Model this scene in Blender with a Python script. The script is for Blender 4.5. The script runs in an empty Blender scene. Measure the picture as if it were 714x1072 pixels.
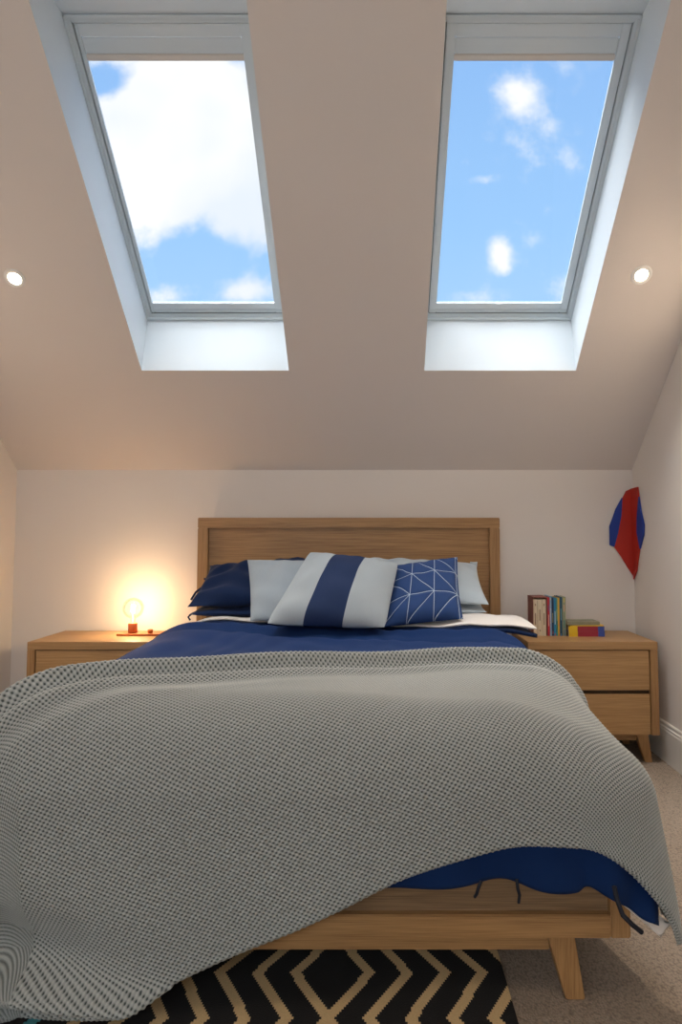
import bpy, bmesh, math
import numpy as np
from mathutils import Vector

S = bpy.context.scene
COL = S.collection
PI = math.pi
rng = np.random.RandomState(7)

# ------------------------------------------------------------------ camera model (pixels of a 714 x 1072 picture)
F, X0, Y0 = 715.0, 395.0, 516.0
TH = math.radians(3.6)
H = 1.22
def at(x, y, D):
    """world point seen at pixel (x, y) that lies at depth Y = D"""
    xc = (x - X0) / F; yc = -(y - Y0) / F
    dy = math.cos(TH) - yc * math.sin(TH)
    dz = math.sin(TH) + yc * math.cos(TH)
    return Vector((xc * D / dy, D, H + dz / dy * D))
def on_x(x, y, X):
    xc = (x - X0) / F; yc = -(y - Y0) / F
    dy = math.cos(TH) - yc * math.sin(TH)
    return at(x, y, X * dy / xc)

YB = 4.2; XL = -2.224; XR = 1.572; YF = -1.7
KN = 1.626; TS = 0.839; CS = 1 / math.sqrt(1 + TS * TS); SN = TS * CS
ZC = 3.75
YC = YB - (ZC - KN) / TS
def slope_z(y): return KN + (YB - y) * TS

# ------------------------------------------------------------------ materials
def new_mat(name):
    m = bpy.data.materials.new(name); m.use_nodes = True
    nt = m.node_tree; b = nt.nodes['Principled BSDF']
    return m, nt, b
def N(nt, t, **kw):
    n = nt.nodes.new(t)
    for k, v in kw.items():
        if k.startswith('i_'): n.inputs[k[2:].replace('_', ' ')].default_value = v
        else: setattr(n, k, v)
    return n
def L(nt, a, b): nt.links.new(a, b)
def mth(nt, op, a, b=None, c=None):
    n = nt.nodes.new('ShaderNodeMath'); n.operation = op
    for i, v in enumerate((a, b, c)):
        if v is None: continue
        if isinstance(v, (int, float)): n.inputs[i].default_value = v
        else: nt.links.new(v, n.inputs[i])
    return n.outputs[0]
def ramp(nt, fac, stops, interp='LINEAR'):
    r = nt.nodes.new('ShaderNodeValToRGB'); r.color_ramp.interpolation = interp
    e = r.color_ramp.elements
    while len(e) < len(stops): e.new(0.5)
    for q, (p, c) in zip(e, stops):
        q.position = p; q.color = (*c, 1)
    nt.links.new(fac, r.inputs[0]); return r.outputs[0]
def mixc(nt, fac, a, b):
    n = nt.nodes.new('ShaderNodeMix'); n.data_type = 'RGBA'
    if isinstance(fac, (int, float)): n.inputs['Factor'].default_value = fac
    else: nt.links.new(fac, n.inputs['Factor'])
    for s, v in (('A', a), ('B', b)):
        sock = [i for i in n.inputs if i.name == s and i.type == 'RGBA'][0]
        if isinstance(v, tuple): sock.default_value = (*v, 1)
        else: nt.links.new(v, sock)
    return [o for o in n.outputs if o.type == 'RGBA'][0]
def bump(nt, b, h, strength, dist):
    n = nt.nodes.new('ShaderNodeBump'); n.inputs['Strength'].default_value = strength
    n.inputs['Distance'].default_value = dist
    nt.links.new(h, n.inputs['Height']); nt.links.new(n.outputs[0], b.inputs['Normal'])
def objcoord(nt, scale=(1, 1, 1), which='Object'):
    tc = nt.nodes.new('ShaderNodeTexCoord'); mp = nt.nodes.new('ShaderNodeMapping')
    mp.inputs['Scale'].default_value = scale
    nt.links.new(tc.outputs[which], mp.inputs[0]); return mp.outputs[0]
def noise(nt, vec, scale, detail=3, rough=.5):
    n = nt.nodes.new('ShaderNodeTexNoise'); n.inputs['Scale'].default_value = scale
    n.inputs['Detail'].default_value = detail; n.inputs['Roughness'].default_value = rough
    nt.links.new(vec, n.inputs['Vector']); return n.outputs['Fac']

def plain(name, col, rough=.6, metal=0, bump_s=0, bscale=200, bdist=.001, var=.0):
    m, nt, b = new_mat(name)
    b.inputs['Base Color'].default_value = (*col, 1)
    b.inputs['Roughness'].default_value = rough; b.inputs['Metallic'].default_value = metal
    v = objcoord(nt)
    if bump_s: bump(nt, b, noise(nt, v, bscale), bump_s, bdist)
    if var:
        f = noise(nt, v, bscale * .2)
        L(nt, mixc(nt, f, tuple(c * (1 - var) for c in col), tuple(min(1, c * (1 + var)) for c in col)), b.inputs['Base Color'])
    return m
def wood(name, axis, light, dark, seed=0.0):
    m, nt, b = new_mat(name)
    sc = {'x': (1.3, 26, 26), 'y': (26, 1.3, 26), 'z': (26, 26, 1.3)}[axis]
    v = objcoord(nt, sc)
    n1 = noise(nt, v, 2.2, 5, .62)
    sc2 = {'x': (3, 160, 160), 'y': (160, 3, 160), 'z': (160, 160, 3)}[axis]
    n2 = noise(nt, objcoord(nt, sc2), 2.0, 2, .5)
    big = noise(nt, objcoord(nt, {'x': (.6, 5, 5), 'y': (5, .6, 5), 'z': (5, 5, .6)}[axis]), 1.4, 2)
    f = mth(nt, 'ADD', mth(nt, 'MULTIPLY', n1, .4), mth(nt, 'MULTIPLY', n2, .6))
    mid = tuple((a + c) / 2 for a, c in zip(light, dark))
    c = ramp(nt, f, [(.34, dark), (.46, mid), (.60, light)])
    c = mixc(nt, mth(nt, 'MULTIPLY', big, .45), c, mid)
    L(nt, c, b.inputs['Base Color'])
    b.inputs['Roughness'].default_value = .45
    bump(nt, b, n2, .25, .001)
    return m
OL, OD = (.47, .265, .108), (.25, .125, .047)
oak_x = wood('oak_grain_across', 'x', OL, OD)
oak_y = wood('oak_grain_deep', 'y', OL, OD)
oak_z = wood('oak_grain_upright', 'z', OL, OD)
oak_top = wood('oak_cabinet_top', 'x', (.50, .29, .125), (.33, .18, .07))
oak_front = wood('oak_drawer_front', 'x', (.54, .32, .135), (.34, .18, .07))
dark_gap = plain('dark_recess_wood', (.09, .055, .03), .8)

def wall_mat(name, col):
    m, nt, b = new_mat(name)
    v = objcoord(nt)
    n = noise(nt, v, 1.1, 2); c = mixc(nt, n, tuple(k * .985 for k in col), tuple(min(1, k * 1.01) for k in col))
    L(nt, c, b.inputs['Base Color']); b.inputs['Roughness'].default_value = .75
    bump(nt, b, noise(nt, v, 260, 2), .12, .001)
    return m
wall_paint = wall_mat('cream_wall_paint', (.83, .775, .725))
ceil_paint = wall_mat('ceiling_paint', (.74, .675, .63))
reveal_paint = wall_mat('white_reveal_paint', (.74, .80, .84))
skirt_paint = plain('gloss_white_skirting', (.82, .8, .76), .35)
frame_white = plain('window_grey_white', (.68, .74, .77), .4)
frame_seam = plain('window_dark_seam', (.06, .08, .08), .6)
blind_cream = plain('blind_cream', (.72, .66, .6), .7)
white_rim = plain('downlight_white_rim', (.85, .83, .8), .4)

# carpet
def carpet_mat():
    m, nt, b = new_mat('beige_loop_carpet')
    v = objcoord(nt, (1, 1, 1))
    vo = N(nt, 'ShaderNodeTexVoronoi', i_Scale=165.0); L(nt, objcoord(nt, (1, .75, 1)), vo.inputs['Vector'])
    rows = noise(nt, objcoord(nt, (60, 190, 1)), 1, 2)
    big = noise(nt, v, 6, 3)
    c = ramp(nt, vo.outputs['Distance'], [(.0, (.43, .34, .26)), (.45, (.32, .25, .19)), (.9, (.12, .09, .07))])
    c2 = mixc(nt, mth(nt, 'MULTIPLY', rows, .6), c, (.38, .31, .25))
    L(nt, mixc(nt, mth(nt, 'MULTIPLY', big, .35), c2, (.30, .245, .195)), b.inputs['Base Color'])
    b.inputs['Roughness'].default_value = .95
    h = mth(nt, 'SUBTRACT', 1.0, vo.outputs['Distance'])
    bump(nt, b, h, .8, .004)
    return m
carpet = carpet_mat()

# rug: mirrored zigzag bands, woven steps on the edges
RUGX, RUGY, PX, PYR = -.127, 1.79, .104, .36
def rug_mat():
    m, nt, b = new_mat('black_zigzag_rug')
    tc = N(nt, 'ShaderNodeTexCoord'); sp = N(nt, 'ShaderNodeSeparateXYZ'); L(nt, tc.outputs['Object'], sp.inputs[0])
    st = .009
    x = mth(nt, 'MULTIPLY', mth(nt, 'FLOOR', mth(nt, 'DIVIDE', sp.outputs[0], st * .6)), st * .6)
    y = mth(nt, 'MULTIPLY', mth(nt, 'FLOOR', mth(nt, 'DIVIDE', sp.outputs[1], st)), st)
    ax = mth(nt, 'ABSOLUTE', mth(nt, 'SUBTRACT', x, RUGX))
    ph = mth(nt, 'DIVIDE', mth(nt, 'SUBTRACT', y, RUGY), PYR)
    tri = mth(nt, 'PINGPONG', ph, .5)                     # 0 at the tips, .5 at the widest
    g = mth(nt, 'MULTIPLY', tri, 2 * PX)
    d = mth(nt, 'DIVIDE', mth(nt, 'SUBTRACT', ax, g), PX)
    k = mth(nt, 'ROUND', d)
    e = mth(nt, 'ABSOLUTE', mth(nt, 'SUBTRACT', d, k))
    line = mth(nt, 'MULTIPLY', mth(nt, 'LESS_THAN', e, .155), mth(nt, 'GREATER_THAN', k, -.5))
    teal = mth(nt, 'COMPARE', k, 7.0, .4)
    band = mth(nt, 'LESS_THAN', y, RUGY)
    core = mth(nt, 'MULTIPLY', mth(nt, 'LESS_THAN', d, -.25), band)
    fz = noise(nt, tc.outputs['Object'], 260, 2)
    cream = mixc(nt, fz, (.52, .36, .17), (.78, .57, .31))
    blk = mixc(nt, fz, (.003, .003, .004), (.010, .010, .011))
    tl = mixc(nt, fz, (.06, .28, .33), (.09, .38, .42))
    lc = mixc(nt, teal, cream, tl)
    c = mixc(nt, line, blk, lc)
    c = mixc(nt, core, c, tl)
    L(nt, c, b.inputs['Base Color']); b.inputs['Roughness'].default_value = .95
    bump(nt, b, fz, .5, .003)
    return m
rug_m = rug_mat()

def fabric(name, col, col2=None, weave=900, rough=.85, sheen=.2, var=5):
    m, nt, b = new_mat(name)
    v = objcoord(nt, (1, 1, 1))
    n = noise(nt, v, weave, 2); n2 = noise(nt, v, var, 3)
    c2 = col2 or tuple(c * .8 for c in col)
    c = mixc(nt, n, c2, col)
    L(nt, mixc(nt, mth(nt, 'MULTIPLY', n2, .25), c, c2), b.inputs['Base Color'])
    b.inputs['Roughness'].default_value = rough
    b.inputs['Sheen Weight'].default_value = sheen; b.inputs['Specular IOR Level'].default_value = .2
    bump(nt, b, n, .3, .001)
    return m
navy = fabric('navy_cotton', (.005, .022, .085), (.003, .013, .05), sheen=.06)
navy_duvet = fabric('blue_duvet_cotton', (.003, .027, .12), (.002, .018, .078), sheen=.02)
linen_grey = fabric('pale_grey_linen', (.40, .455, .50), (.28, .33, .37), weave=420)
white_cotton = fabric('white_cotton', (.80, .80, .80), (.70, .71, .73), weave=900)
pale_pillow = fabric('pale_grey_cotton', (.48, .55, .60), (.43, .50, .55), weave=900)
lining = fabric('white_lining', (.78, .74, .70), (.68, .64, .6))
ribbon = plain('black_navy_ribbon', (.006, .009, .02), .8)
matt_white = plain('mattress_ticking', (.7, .7, .68), .8)

def stripe_mat():
    m, nt, b = new_mat('striped_knit')
    v = objcoord(nt, (1, 1, 1), 'UV'); sp = N(nt, 'ShaderNodeSeparateXYZ'); L(nt, v, sp.inputs[0])
    band = mth(nt, 'MULTIPLY', mth(nt, 'GREATER_THAN', sp.outputs[0], .315), mth(nt, 'LESS_THAN', sp.outputs[0], .64))
    n = noise(nt, objcoord(nt, (90, 160, 1), 'UV'), 1.6, 2)
    lt = mixc(nt, n, (.30, .345, .375), (.48, .53, .56)); dk = mixc(nt, n, (.005, .016, .06), (.012, .036, .12))
    L(nt, mixc(nt, band, lt, dk), b.inputs['Base Color']); b.inputs['Roughness'].default_value = .9
    bump(nt, b, n, .5, .003)
    return m
def geo_mat():
    m, nt, b = new_mat('stitched_triangle_cotton')
    sp = N(nt, 'ShaderNodeSeparateXYZ'); L(nt, objcoord(nt, (3.0, 3.0, 1), 'UV'), sp.inputs[0])
    u, w = sp.outputs[0], sp.outputs[1]
    u = mth(nt, 'ADD', u, .12); w = mth(nt, 'ADD', w, .05)
    def dist(s): return mth(nt, 'ABSOLUTE', mth(nt, 'SUBTRACT', s, mth(nt, 'ROUND', s)))
    d1 = dist(u); d2 = dist(w)
    d3 = mth(nt, 'MULTIPLY', dist(mth(nt, 'ADD', u, w)), .707)
    d4 = mth(nt, 'MULTIPLY', dist(mth(nt, 'SUBTRACT', u, w)), .707)
    up = mth(nt, 'GREATER_THAN', w, 1.0)
    diag = mth(nt, 'ADD', mth(nt, 'MULTIPLY', d3, up), mth(nt, 'MULTIPLY', d4, mth(nt, 'SUBTRACT', 1.0, up)))
    d = mth(nt, 'MINIMUM', mth(nt, 'MINIMUM', d1, d2), diag)
    line = mth(nt, 'LESS_THAN', d, .012)
    n = noise(nt, objcoord(nt), 700, 2)
    base = mixc(nt, n, (.008, .036, .13), (.015, .058, .20))
    L(nt, mixc(nt, line, base, (.42, .50, .60)), b.inputs['Base Color']); b.inputs['Roughness'].default_value = .85
    bump(nt, b, mth(nt, 'MINIMUM', mth(nt, 'MULTIPLY', d, 12), 1.0), .6, .006)
    return m
def knit_mat():
    m, nt, b = new_mat('grey_moss_knit')
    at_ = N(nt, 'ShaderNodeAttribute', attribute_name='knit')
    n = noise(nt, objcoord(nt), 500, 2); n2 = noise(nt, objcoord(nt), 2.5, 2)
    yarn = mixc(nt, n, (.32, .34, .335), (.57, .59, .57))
    c = ramp(nt, at_.outputs['Fac'], [(.0, (.04, .055, .06)), (.22, (.16, .19, .19)), (.50, (.66, .68, .68)), (1, (1, 1, 1))])  # stitch gaps darkened in the colour, baked-in shading between the yarns
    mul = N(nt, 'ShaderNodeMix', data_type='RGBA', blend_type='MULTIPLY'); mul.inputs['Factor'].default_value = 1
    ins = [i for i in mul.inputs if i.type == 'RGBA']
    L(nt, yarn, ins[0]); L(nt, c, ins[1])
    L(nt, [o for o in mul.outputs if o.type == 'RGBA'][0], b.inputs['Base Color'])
    b.inputs['Roughness'].default_value = .9; b.inputs['Sheen Weight'].default_value = .15
    return m
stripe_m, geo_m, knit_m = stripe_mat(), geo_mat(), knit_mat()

def thin_glass(name, tint=(1, 1, 1), gl=.06):
    m, nt, b = new_mat(name); nt.nodes.remove(b)
    t = N(nt, 'ShaderNodeBsdfTransparent'); t.inputs[0].default_value = (*tint, 1)
    g = N(nt, 'ShaderNodeBsdfGlossy'); g.inputs['Roughness'].default_value = .02
    fr = N(nt, 'ShaderNodeFresnel', i_IOR=1.35)
    mx = N(nt, 'ShaderNodeMixShader'); L(nt, mth(nt, 'MULTIPLY', fr.outputs[0], gl), mx.inputs[0])
    L(nt, t.outputs[0], mx.inputs[1]); L(nt, g.outputs[0], mx.inputs[2])
    L(nt, mx.outputs[0], nt.nodes['Material Output'].inputs[0]); return m
pane_glass = thin_glass('window_glass', gl=.5)
bulb_glass = thin_glass('bulb_glass', tint=(1, .985, .95), gl=.45)
def emis(name, col, s):
    m, nt, b = new_mat(name)
    b.inputs['Base Color'].default_value = (*col, 1)
    b.inputs['Emission Color'].default_value = (*col, 1); b.inputs['Emission Strength'].default_value = s
    return m
filament = emis('glowing_filament', (1, .72, .35), 60)
led = emis('downlight_led', (1, .86, .66), 14)
orange_wood = plain('orange_stained_wood', (.48, .13, .035), .5, var=.15, bscale=60)

# ------------------------------------------------------------------ mesh helpers
def link(name, me, mat, parent=None, smooth=False):
    o = bpy.data.objects.new(name, me); COL.objects.link(o)
    for mm in (mat if isinstance(mat, (list, tuple)) else [mat]): me.materials.append(mm)
    if smooth:
        for p in me.polygons: p.use_smooth = True
    if parent: o.parent = parent
    return o
def from_bm(name, bm, mat, parent=None, smooth=False):
    bmesh.ops.recalc_face_normals(bm, faces=bm.faces)
    me = bpy.data.meshes.new(name); bm.to_mesh(me); bm.free()
    return link(name, me, mat, parent, smooth)
def box(bm, x0, x1, y0, y1, z0, z1):
    vs = [bm.verts.new((x, y, z)) for z in (z0, z1) for y in (y0, y1) for x in (x0, x1)]
    for f in ((0, 1, 3, 2), (4, 6, 7, 5), (0, 4, 5, 1), (2, 3, 7, 6), (0, 2, 6, 4), (1, 5, 7, 3)):
        bm.faces.new([vs[i] for i in f])
    return vs
def bev(bm, w=.003, seg=2):
    bmesh.ops.bevel(bm, geom=list(bm.edges), offset=w, segments=seg, affect='EDGES', clamp_overlap=True)
def boxes(name, lst, mat, parent=None, w=.003, mtx=None):
    out = bmesh.new()
    for b_ in lst:
        bm = bmesh.new(); box(bm, *b_)
        if w: bev(bm, w)
        me = bpy.data.meshes.new('t'); bm.to_mesh(me); bm.free(); out.from_mesh(me); bpy.data.meshes.remove(me)
    if mtx: bmesh.ops.transform(out, matrix=mtx, verts=out.verts)
    return from_bm(name, out, mat, parent)
def hull8(name, bot, top, mat, parent=None, w=.003):
    """tapered block from four bottom and four top points (both counter-clockwise)"""
    bm = bmesh.new(); vs = [bm.verts.new(p) for p in list(bot) + list(top)]
    bm.faces.new([vs[3], vs[2], vs[1], vs[0]]); bm.faces.new(vs[4:])
    for i in range(4): bm.faces.new([vs[i], vs[(i + 1) % 4], vs[4 + (i + 1) % 4], vs[4 + i]])
    bmesh.ops.recalc_face_normals(bm, faces=bm.faces); bev(bm, w)
    return from_bm(name, bm, mat, parent)
def thing(name, loc, label, cat, group=None):
    o = bpy.data.objects.new(name, None); COL.objects.link(o); o.location = loc; o.empty_display_size = .05
    o['label'] = label; o['category'] = cat
    if group: o['group'] = group
    return o
def tag(o, label, cat, group=None):
    o['label'] = label; o['category'] = cat
    if group: o['group'] = group
    return o
def struct(o): o['kind'] = 'structure'; return o
def grid(name, V, mat, parent=None, uv=None, attr=None, closed=False, origin=(0, 0, 0)):
    n, m = V.shape[:2]
    V = V - np.array(origin)
    idx = np.arange(n * m).reshape(n, m)
    q = np.stack([idx[:-1, :-1], idx[1:, :-1], idx[1:, 1:], idx[:-1, 1:]], -1).reshape(-1, 4)
    me = bpy.data.meshes.new(name)
    me.vertices.add(n * m); me.vertices.foreach_set('co', V.reshape(-1).astype(np.float32))
    me.loops.add(q.size); me.loops.foreach_set('vertex_index', q.reshape(-1).astype(np.int32))
    me.polygons.add(len(q)); me.polygons.foreach_set('loop_start', np.arange(0, q.size, 4, dtype=np.int32))
    me.update(calc_edges=True)
    me.polygons.foreach_set('use_smooth', np.ones(len(q), bool))
    if uv is not None:
        l = me.uv_layers.new(name='UVMap'); l.data.foreach_set('uv', uv.reshape(-1, 2)[q.reshape(-1)].reshape(-1).astype(np.float32))
    if attr is not None:
        a = me.attributes.new('knit', 'FLOAT', 'POINT'); a.data.foreach_set('value', attr.reshape(-1).astype(np.float32))
    me.validate(); 
    o = link(name, me, mat, parent); o.location = origin
    return o
def normals(V):
    du = np.gradient(V, axis=0); dv = np.gradient(V, axis=1)
    n = np.cross(du, dv); n /= np.linalg.norm(n, axis=-1, keepdims=True) + 1e-9
    return n
def tube(name, pts, r, mat, parent=None, seg=8):
    cu = bpy.data.curves.new(name, 'CURVE'); cu.dimensions = '3D'
    sp = cu.splines.new('POLY'); sp.points.add(len(pts) - 1)
    for p, q in zip(sp.points, pts): p.co = (*q, 1)
    cu.bevel_depth = r; cu.bevel_resolution = 2; cu.use_fill_caps = True
    t = bpy.data.objects.new('t', cu); COL.objects.link(t)
    dg = bpy.context.evaluated_depsgraph_get(); dg.update()
    me = bpy.data.meshes.new_from_object(t.evaluated_get(dg)); me.name = name
    bpy.data.objects.remove(t); me.materials.clear()
    return link(name, me, mat, parent, True)
def lathe(name, prof, mat, parent=None, seg=32, mtx=None):
    bm = bmesh.new(); rings = []
    for r, z in prof:
        rings.append([bm.verts.new((r * math.cos(2 * PI * k / seg), r * math.sin(2 * PI * k / seg), z)) for k in range(seg)] if r > 1e-5 else [bm.verts.new((0, 0, z))])
    for a, b_ in zip(rings, rings[1:]):
        for k in range(seg):
            k2 = (k + 1) % seg
            if len(a) == 1 and len(b_) == 1: continue
            if len(a) == 1: bm.faces.new([a[0], b_[k], b_[k2]])
            elif len(b_) == 1: bm.faces.new([a[k], a[k2], b_[0]])
            else: bm.faces.new([a[k], a[k2], b_[k2], b_[k]])
    if mtx: bmesh.ops.transform(bm, matrix=mtx, verts=bm.verts)
    return from_bm(name, bm, mat, parent, True)

# ------------------------------------------------------------------ the room
T = .12
struct(boxes('floor', [(XL - T, XR + T, YF - T, YB + T, -.1, 0)], carpet, w=0))
bm = bmesh.new()
pr_ = [(YB, 0), (YB + T, 0), (YB + T, slope_z(YB + T)), (YB, KN)]
A_ = [bm.verts.new((XL, y, z)) for y, z in pr_]; B_ = [bm.verts.new((XR, y, z)) for y, z in pr_]
bm.faces.new(A_); bm.faces.new(B_[::-1])
for i in range(4): bm.faces.new([A_[i], A_[(i + 1) % 4], B_[(i + 1) % 4], B_[i]])
struct(from_bm('wall_back', bm, wall_paint))
def gable(name, x0, x1):
    pr = [(YF - T, 0), (YB + T, 0), (YB + T, slope_z(YB + T) + .001), (YC, ZC + .001), (YF - T, ZC + .001)]
    bm = bmesh.new(); A_ = [bm.verts.new((x0, y, z)) for y, z in pr]; B_ = [bm.verts.new((x1, y, z)) for y, z in pr]
    bm.faces.new(A_); bm.faces.new(B_[::-1])
    for i in range(5): bm.faces.new([A_[i], A_[(i + 1) % 5], B_[(i + 1) % 5], B_[i]])
    return struct(from_bm(name, bm, wall_paint))
gable('wall_left', XL - T, XL)
gable('wall_right', XR, XR + T)
GX0, GX1, GZ0, GZ1 = -2.0, .1, .75, 2.55
struct(boxes('wall_front', [(XL, GX0, YF - T, YF, 0, ZC), (GX1, XR, YF - T, YF, 0, ZC), (GX0, GX1, YF - T, YF, 0, GZ0), (GX0, GX1, YF - T, YF, GZ1, ZC)], wall_paint, w=0))
w3 = bpy.data.objects.new('window_3', None); COL.objects.link(w3); w3['kind'] = 'structure'  # added window behind the camera, lets in fill daylight
w3.location = ((GX0 + GX1) / 2, YF - .06, GZ0)
gh, gt = (GX1 - GX0) / 2, GZ1 - GZ0
boxes('frame', [(-gh, -gh + .05, -.03, .03, 0, gt), (gh - .05, gh, -.03, .03, 0, gt), (-.03, .03, -.03, .03, 0, gt), (-gh, gh, -.03, .03, 0, .05), (-gh, gh, -.03, .03, gt - .05, gt)], frame_white, w3)
boxes('glass', [(-gh + .04, gh - .04, -.004, .004, .04, gt - .04)], pane_glass, w3, 0)

WIN = [(-1.268, -.476), (.253, 1.068)]
FB_Y, FB_Z, FT_Y = 3.70, 2.414, 2.624
FT_Z = FB_Z + (FB_Y - FT_Y) * TS
OB_Y, OT_Y = 3.626, YB - (FT_Z - KN) / TS
# sloped ceiling with two openings + flat part: one mesh
bm = bmesh.new()
xs = [XL - T, WIN[0][0], WIN[0][1], WIN[1][0], WIN[1][1], XR + T]
ys = [YB + T, OB_Y, OT_Y, YC]
gr = [[bm.verts.new((x, y, slope_z(y))) for x in xs] for y in ys]
for j in range(3):
    for i in range(5):
        if j == 1 and i in (1, 3): continue
        bm.faces.new([gr[j][i], gr[j][i + 1], gr[j + 1][i + 1], gr[j + 1][i]])
e0 = bm.verts.new((xs[0], YF - T, ZC)); e1 = bm.verts.new((xs[-1], YF - T, ZC))
bm.faces.new(gr[3] + [e1, e0])
struct(from_bm('ceiling', bm, ceil_paint))

# skylights
from mathutils import Matrix
PANE = [(-1.222, -.560), (.322, 1.000)]
for wi, (xa, xb) in enumerate(WIN):
    root = bpy.data.objects.new('window_%d' % (wi + 1), None); COL.objects.link(root)
    root.location = ((xa + xb) / 2, FB_Y, FB_Z); root['kind'] = 'structure'
    cx = (xa + xb) / 2; hw = (xb - xa) / 2
    # plastered reveal: four faces from ceiling opening to window frame, with a thin outside skin
    bm = bmesh.new()
    E = .004
    op = [(-hw, OB_Y - .0, slope_z(OB_Y)), (hw, OB_Y, slope_z(OB_Y)), (hw, OT_Y, slope_z(OT_Y)), (-hw, OT_Y, slope_z(OT_Y))]
    fr = [(-hw, FB_Y, FB_Z), (hw, FB_Y, FB_Z), (hw, FT_Y, FT_Z), (-hw, FT_Y, FT_Z)]
    far = [(x, y + SN * .055, z + CS * .055) for x, y, z in fr]
    rings = [[bm.verts.new((x, y - FB_Y, z - FB_Z)) for x, y, z in r] for r in (op, fr, far)]
    for a, b_ in zip(rings, rings[1:]):
        for i in range(4): bm.faces.new([a[i], a[(i + 1) % 4], b_[(i + 1) % 4], b_[i]])
    from_bm('reveal', bm, reveal_paint, root)
    # local frame: u = X, v = up the slope, w = outward normal
    M = Matrix(((1, 0, 0, 0), (0, -CS, SN, 0), (0, SN, CS, 0), (0, 0, 0, 1)))
    Lh = (FB_Y - FT_Y) / CS
    def fb(name, lst, mat, w=.003, par=root): return boxes(name, lst, mat, par, w, M)
    a = .026
    fb('frame', [(-hw, -hw + a, 0, Lh, 0, .056), (hw - a, hw, 0, Lh, 0, .056), (-hw + a, hw - a, 0, .03, 0, .056), (-hw + a, hw - a, Lh - .03, Lh, 0, .056),
                 (-hw, -hw + .012, 0, Lh, -.012, .0), (hw - .012, hw, 0, Lh, -.012, 0), (-hw, hw, 0, .014, -.014, 0), (-hw, hw, Lh - .014, Lh, -.012, 0)], frame_white)
    s0, s1 = -hw + a + .004, hw - a - .004
    fb('seam', [(-hw + a, s0, .03, Lh - .03, .02, .05), (s1, hw - a, .03, Lh - .03, .02, .05), (s0, s1, .03, .033, .012, .05)], frame_seam, 0)
    p0, p1 = PANE[wi][0] - cx, PANE[wi][1] - cx
    vb, vt = .092, Lh - .080
    fb('sash', [(s0, p0, .033, Lh - .03, .008, .026), (p1, s1, .033, Lh - .03, .008, .026), (p0, p1, .033, vb, .010, .026), (p0, p1, vt, Lh - .03, .008, .026),
                (s0, s1, .05, .056, .004, .014)], frame_white)
    bl = fb('blind_cassette', [(p0, p1, vt - .062, vt - .002, .014, .03)], frame_white)
    fb('handle', [(-.03, .03, vt - .012, vt - .004, .016, .03)], reveal_paint, .002, bl)
    fb('blind_bar', [(p0, p1, vt - .088, vt - .0625, .014, .03)], blind_cream, .003, bl)
    fb('latch', [(-.012, .012, .083, .092, .004, .014)], frame_seam if 0 else frame_white, .002)
    fb('glass', [(p0 - .005, p1 + .005, vb - .005, vt + .0, .020, .024)], pane_glass, 0)

# skirting boards with a stepped moulding
def skirting(name, length, loc, rot):
    prof = [(0, 0), (.016, 0), (.016, .168), (.013, .176), (.013, .184), (.009, .190), (.009, .204), (.005, .210), (0, .212)]
    bm = bmesh.new()
    A = [bm.verts.new((0, -d, z)) for d, z in prof]; B = [bm.verts.new((length, -d, z)) for d, z in prof]
    for i in range(len(prof) - 1): bm.faces.new([A[i], A[i + 1], B[i + 1], B[i]])
    bm.faces.new(A); bm.faces.new(B); bm.faces.new([A[0], A[-1], B[-1], B[0]])
    o = struct(from_bm(name, bm, skirt_paint)); o.location = loc; o.rotation_euler = (0, 0, rot); return o
skirting('baseboard_right', YB - YF, (XR, YB, 0), -PI / 2)
skirting('baseboard_left', YB - YF, (XL, YF, 0), PI / 2)
skirting('baseboard_back', XR - XL, (XL, YB, 0), 0)
skirting('baseboard_front', XR - XL, (XR, YF, 0), PI)

# ------------------------------------------------------------------ downlights
def downlight(p, tilt, label, power):
    t = thing('downlight', p, label, 'ceiling light', 'recessed ceiling downlights')
    mt = Matrix.Rotation(tilt, 4, 'X')
    lathe('rim', [(.031, -.002), (.035, -.006), (.048, -.005), (.051, .0), (.051, .003)], white_rim, t, 36, mt)
    lathe('lens', [(0, -.004), (.022, -.0045), (.031, -.002), (.031, .001)], led, t, 28, mt)
    ld = bpy.data.lights.new('downlight_beam', 'SPOT'); ld.energy = power; ld.color = (1, .84, .66)
    ld.spot_size = math.radians(150); ld.spot_blend = .9; ld.shadow_soft_size = .03
    lo = bpy.data.objects.new('beam', ld); COL.objects.link(lo); lo.parent = t
    d = Vector((0, 0, -1)); n = mt @ d
    lo.location = n * .02; lo.rotation_euler = mt.to_euler()
    return t
TILT = -math.atan(TS)
def ceil_pt(x, y):
    xc = (x - X0) / F; yc = -(y - Y0) / F
    dy = math.cos(TH) - yc * math.sin(TH); dz = math.sin(TH) + yc * math.cos(TH)
    return at(x, y, (KN + YB * TS - H) / (dz / dy + TS))
pl, pr = ceil_pt(15.5, 291.5), ceil_pt(671.5, 288)
POW = 62
downlight(pl, TILT, 'round glowing downlight in the sloped ceiling left of the left skylight', POW)
downlight(pr, TILT, 'round glowing downlight in the sloped ceiling right of the right skylight', POW)
downlight((-1.2, .2, ZC), 0, 'round added fill downlight in the flat ceiling behind the viewpoint, left', 28)  # this pair is added out of view as fill for the room
downlight((.7, .2, ZC), 0, 'round added fill downlight in the flat ceiling behind the viewpoint, right', 28)

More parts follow.
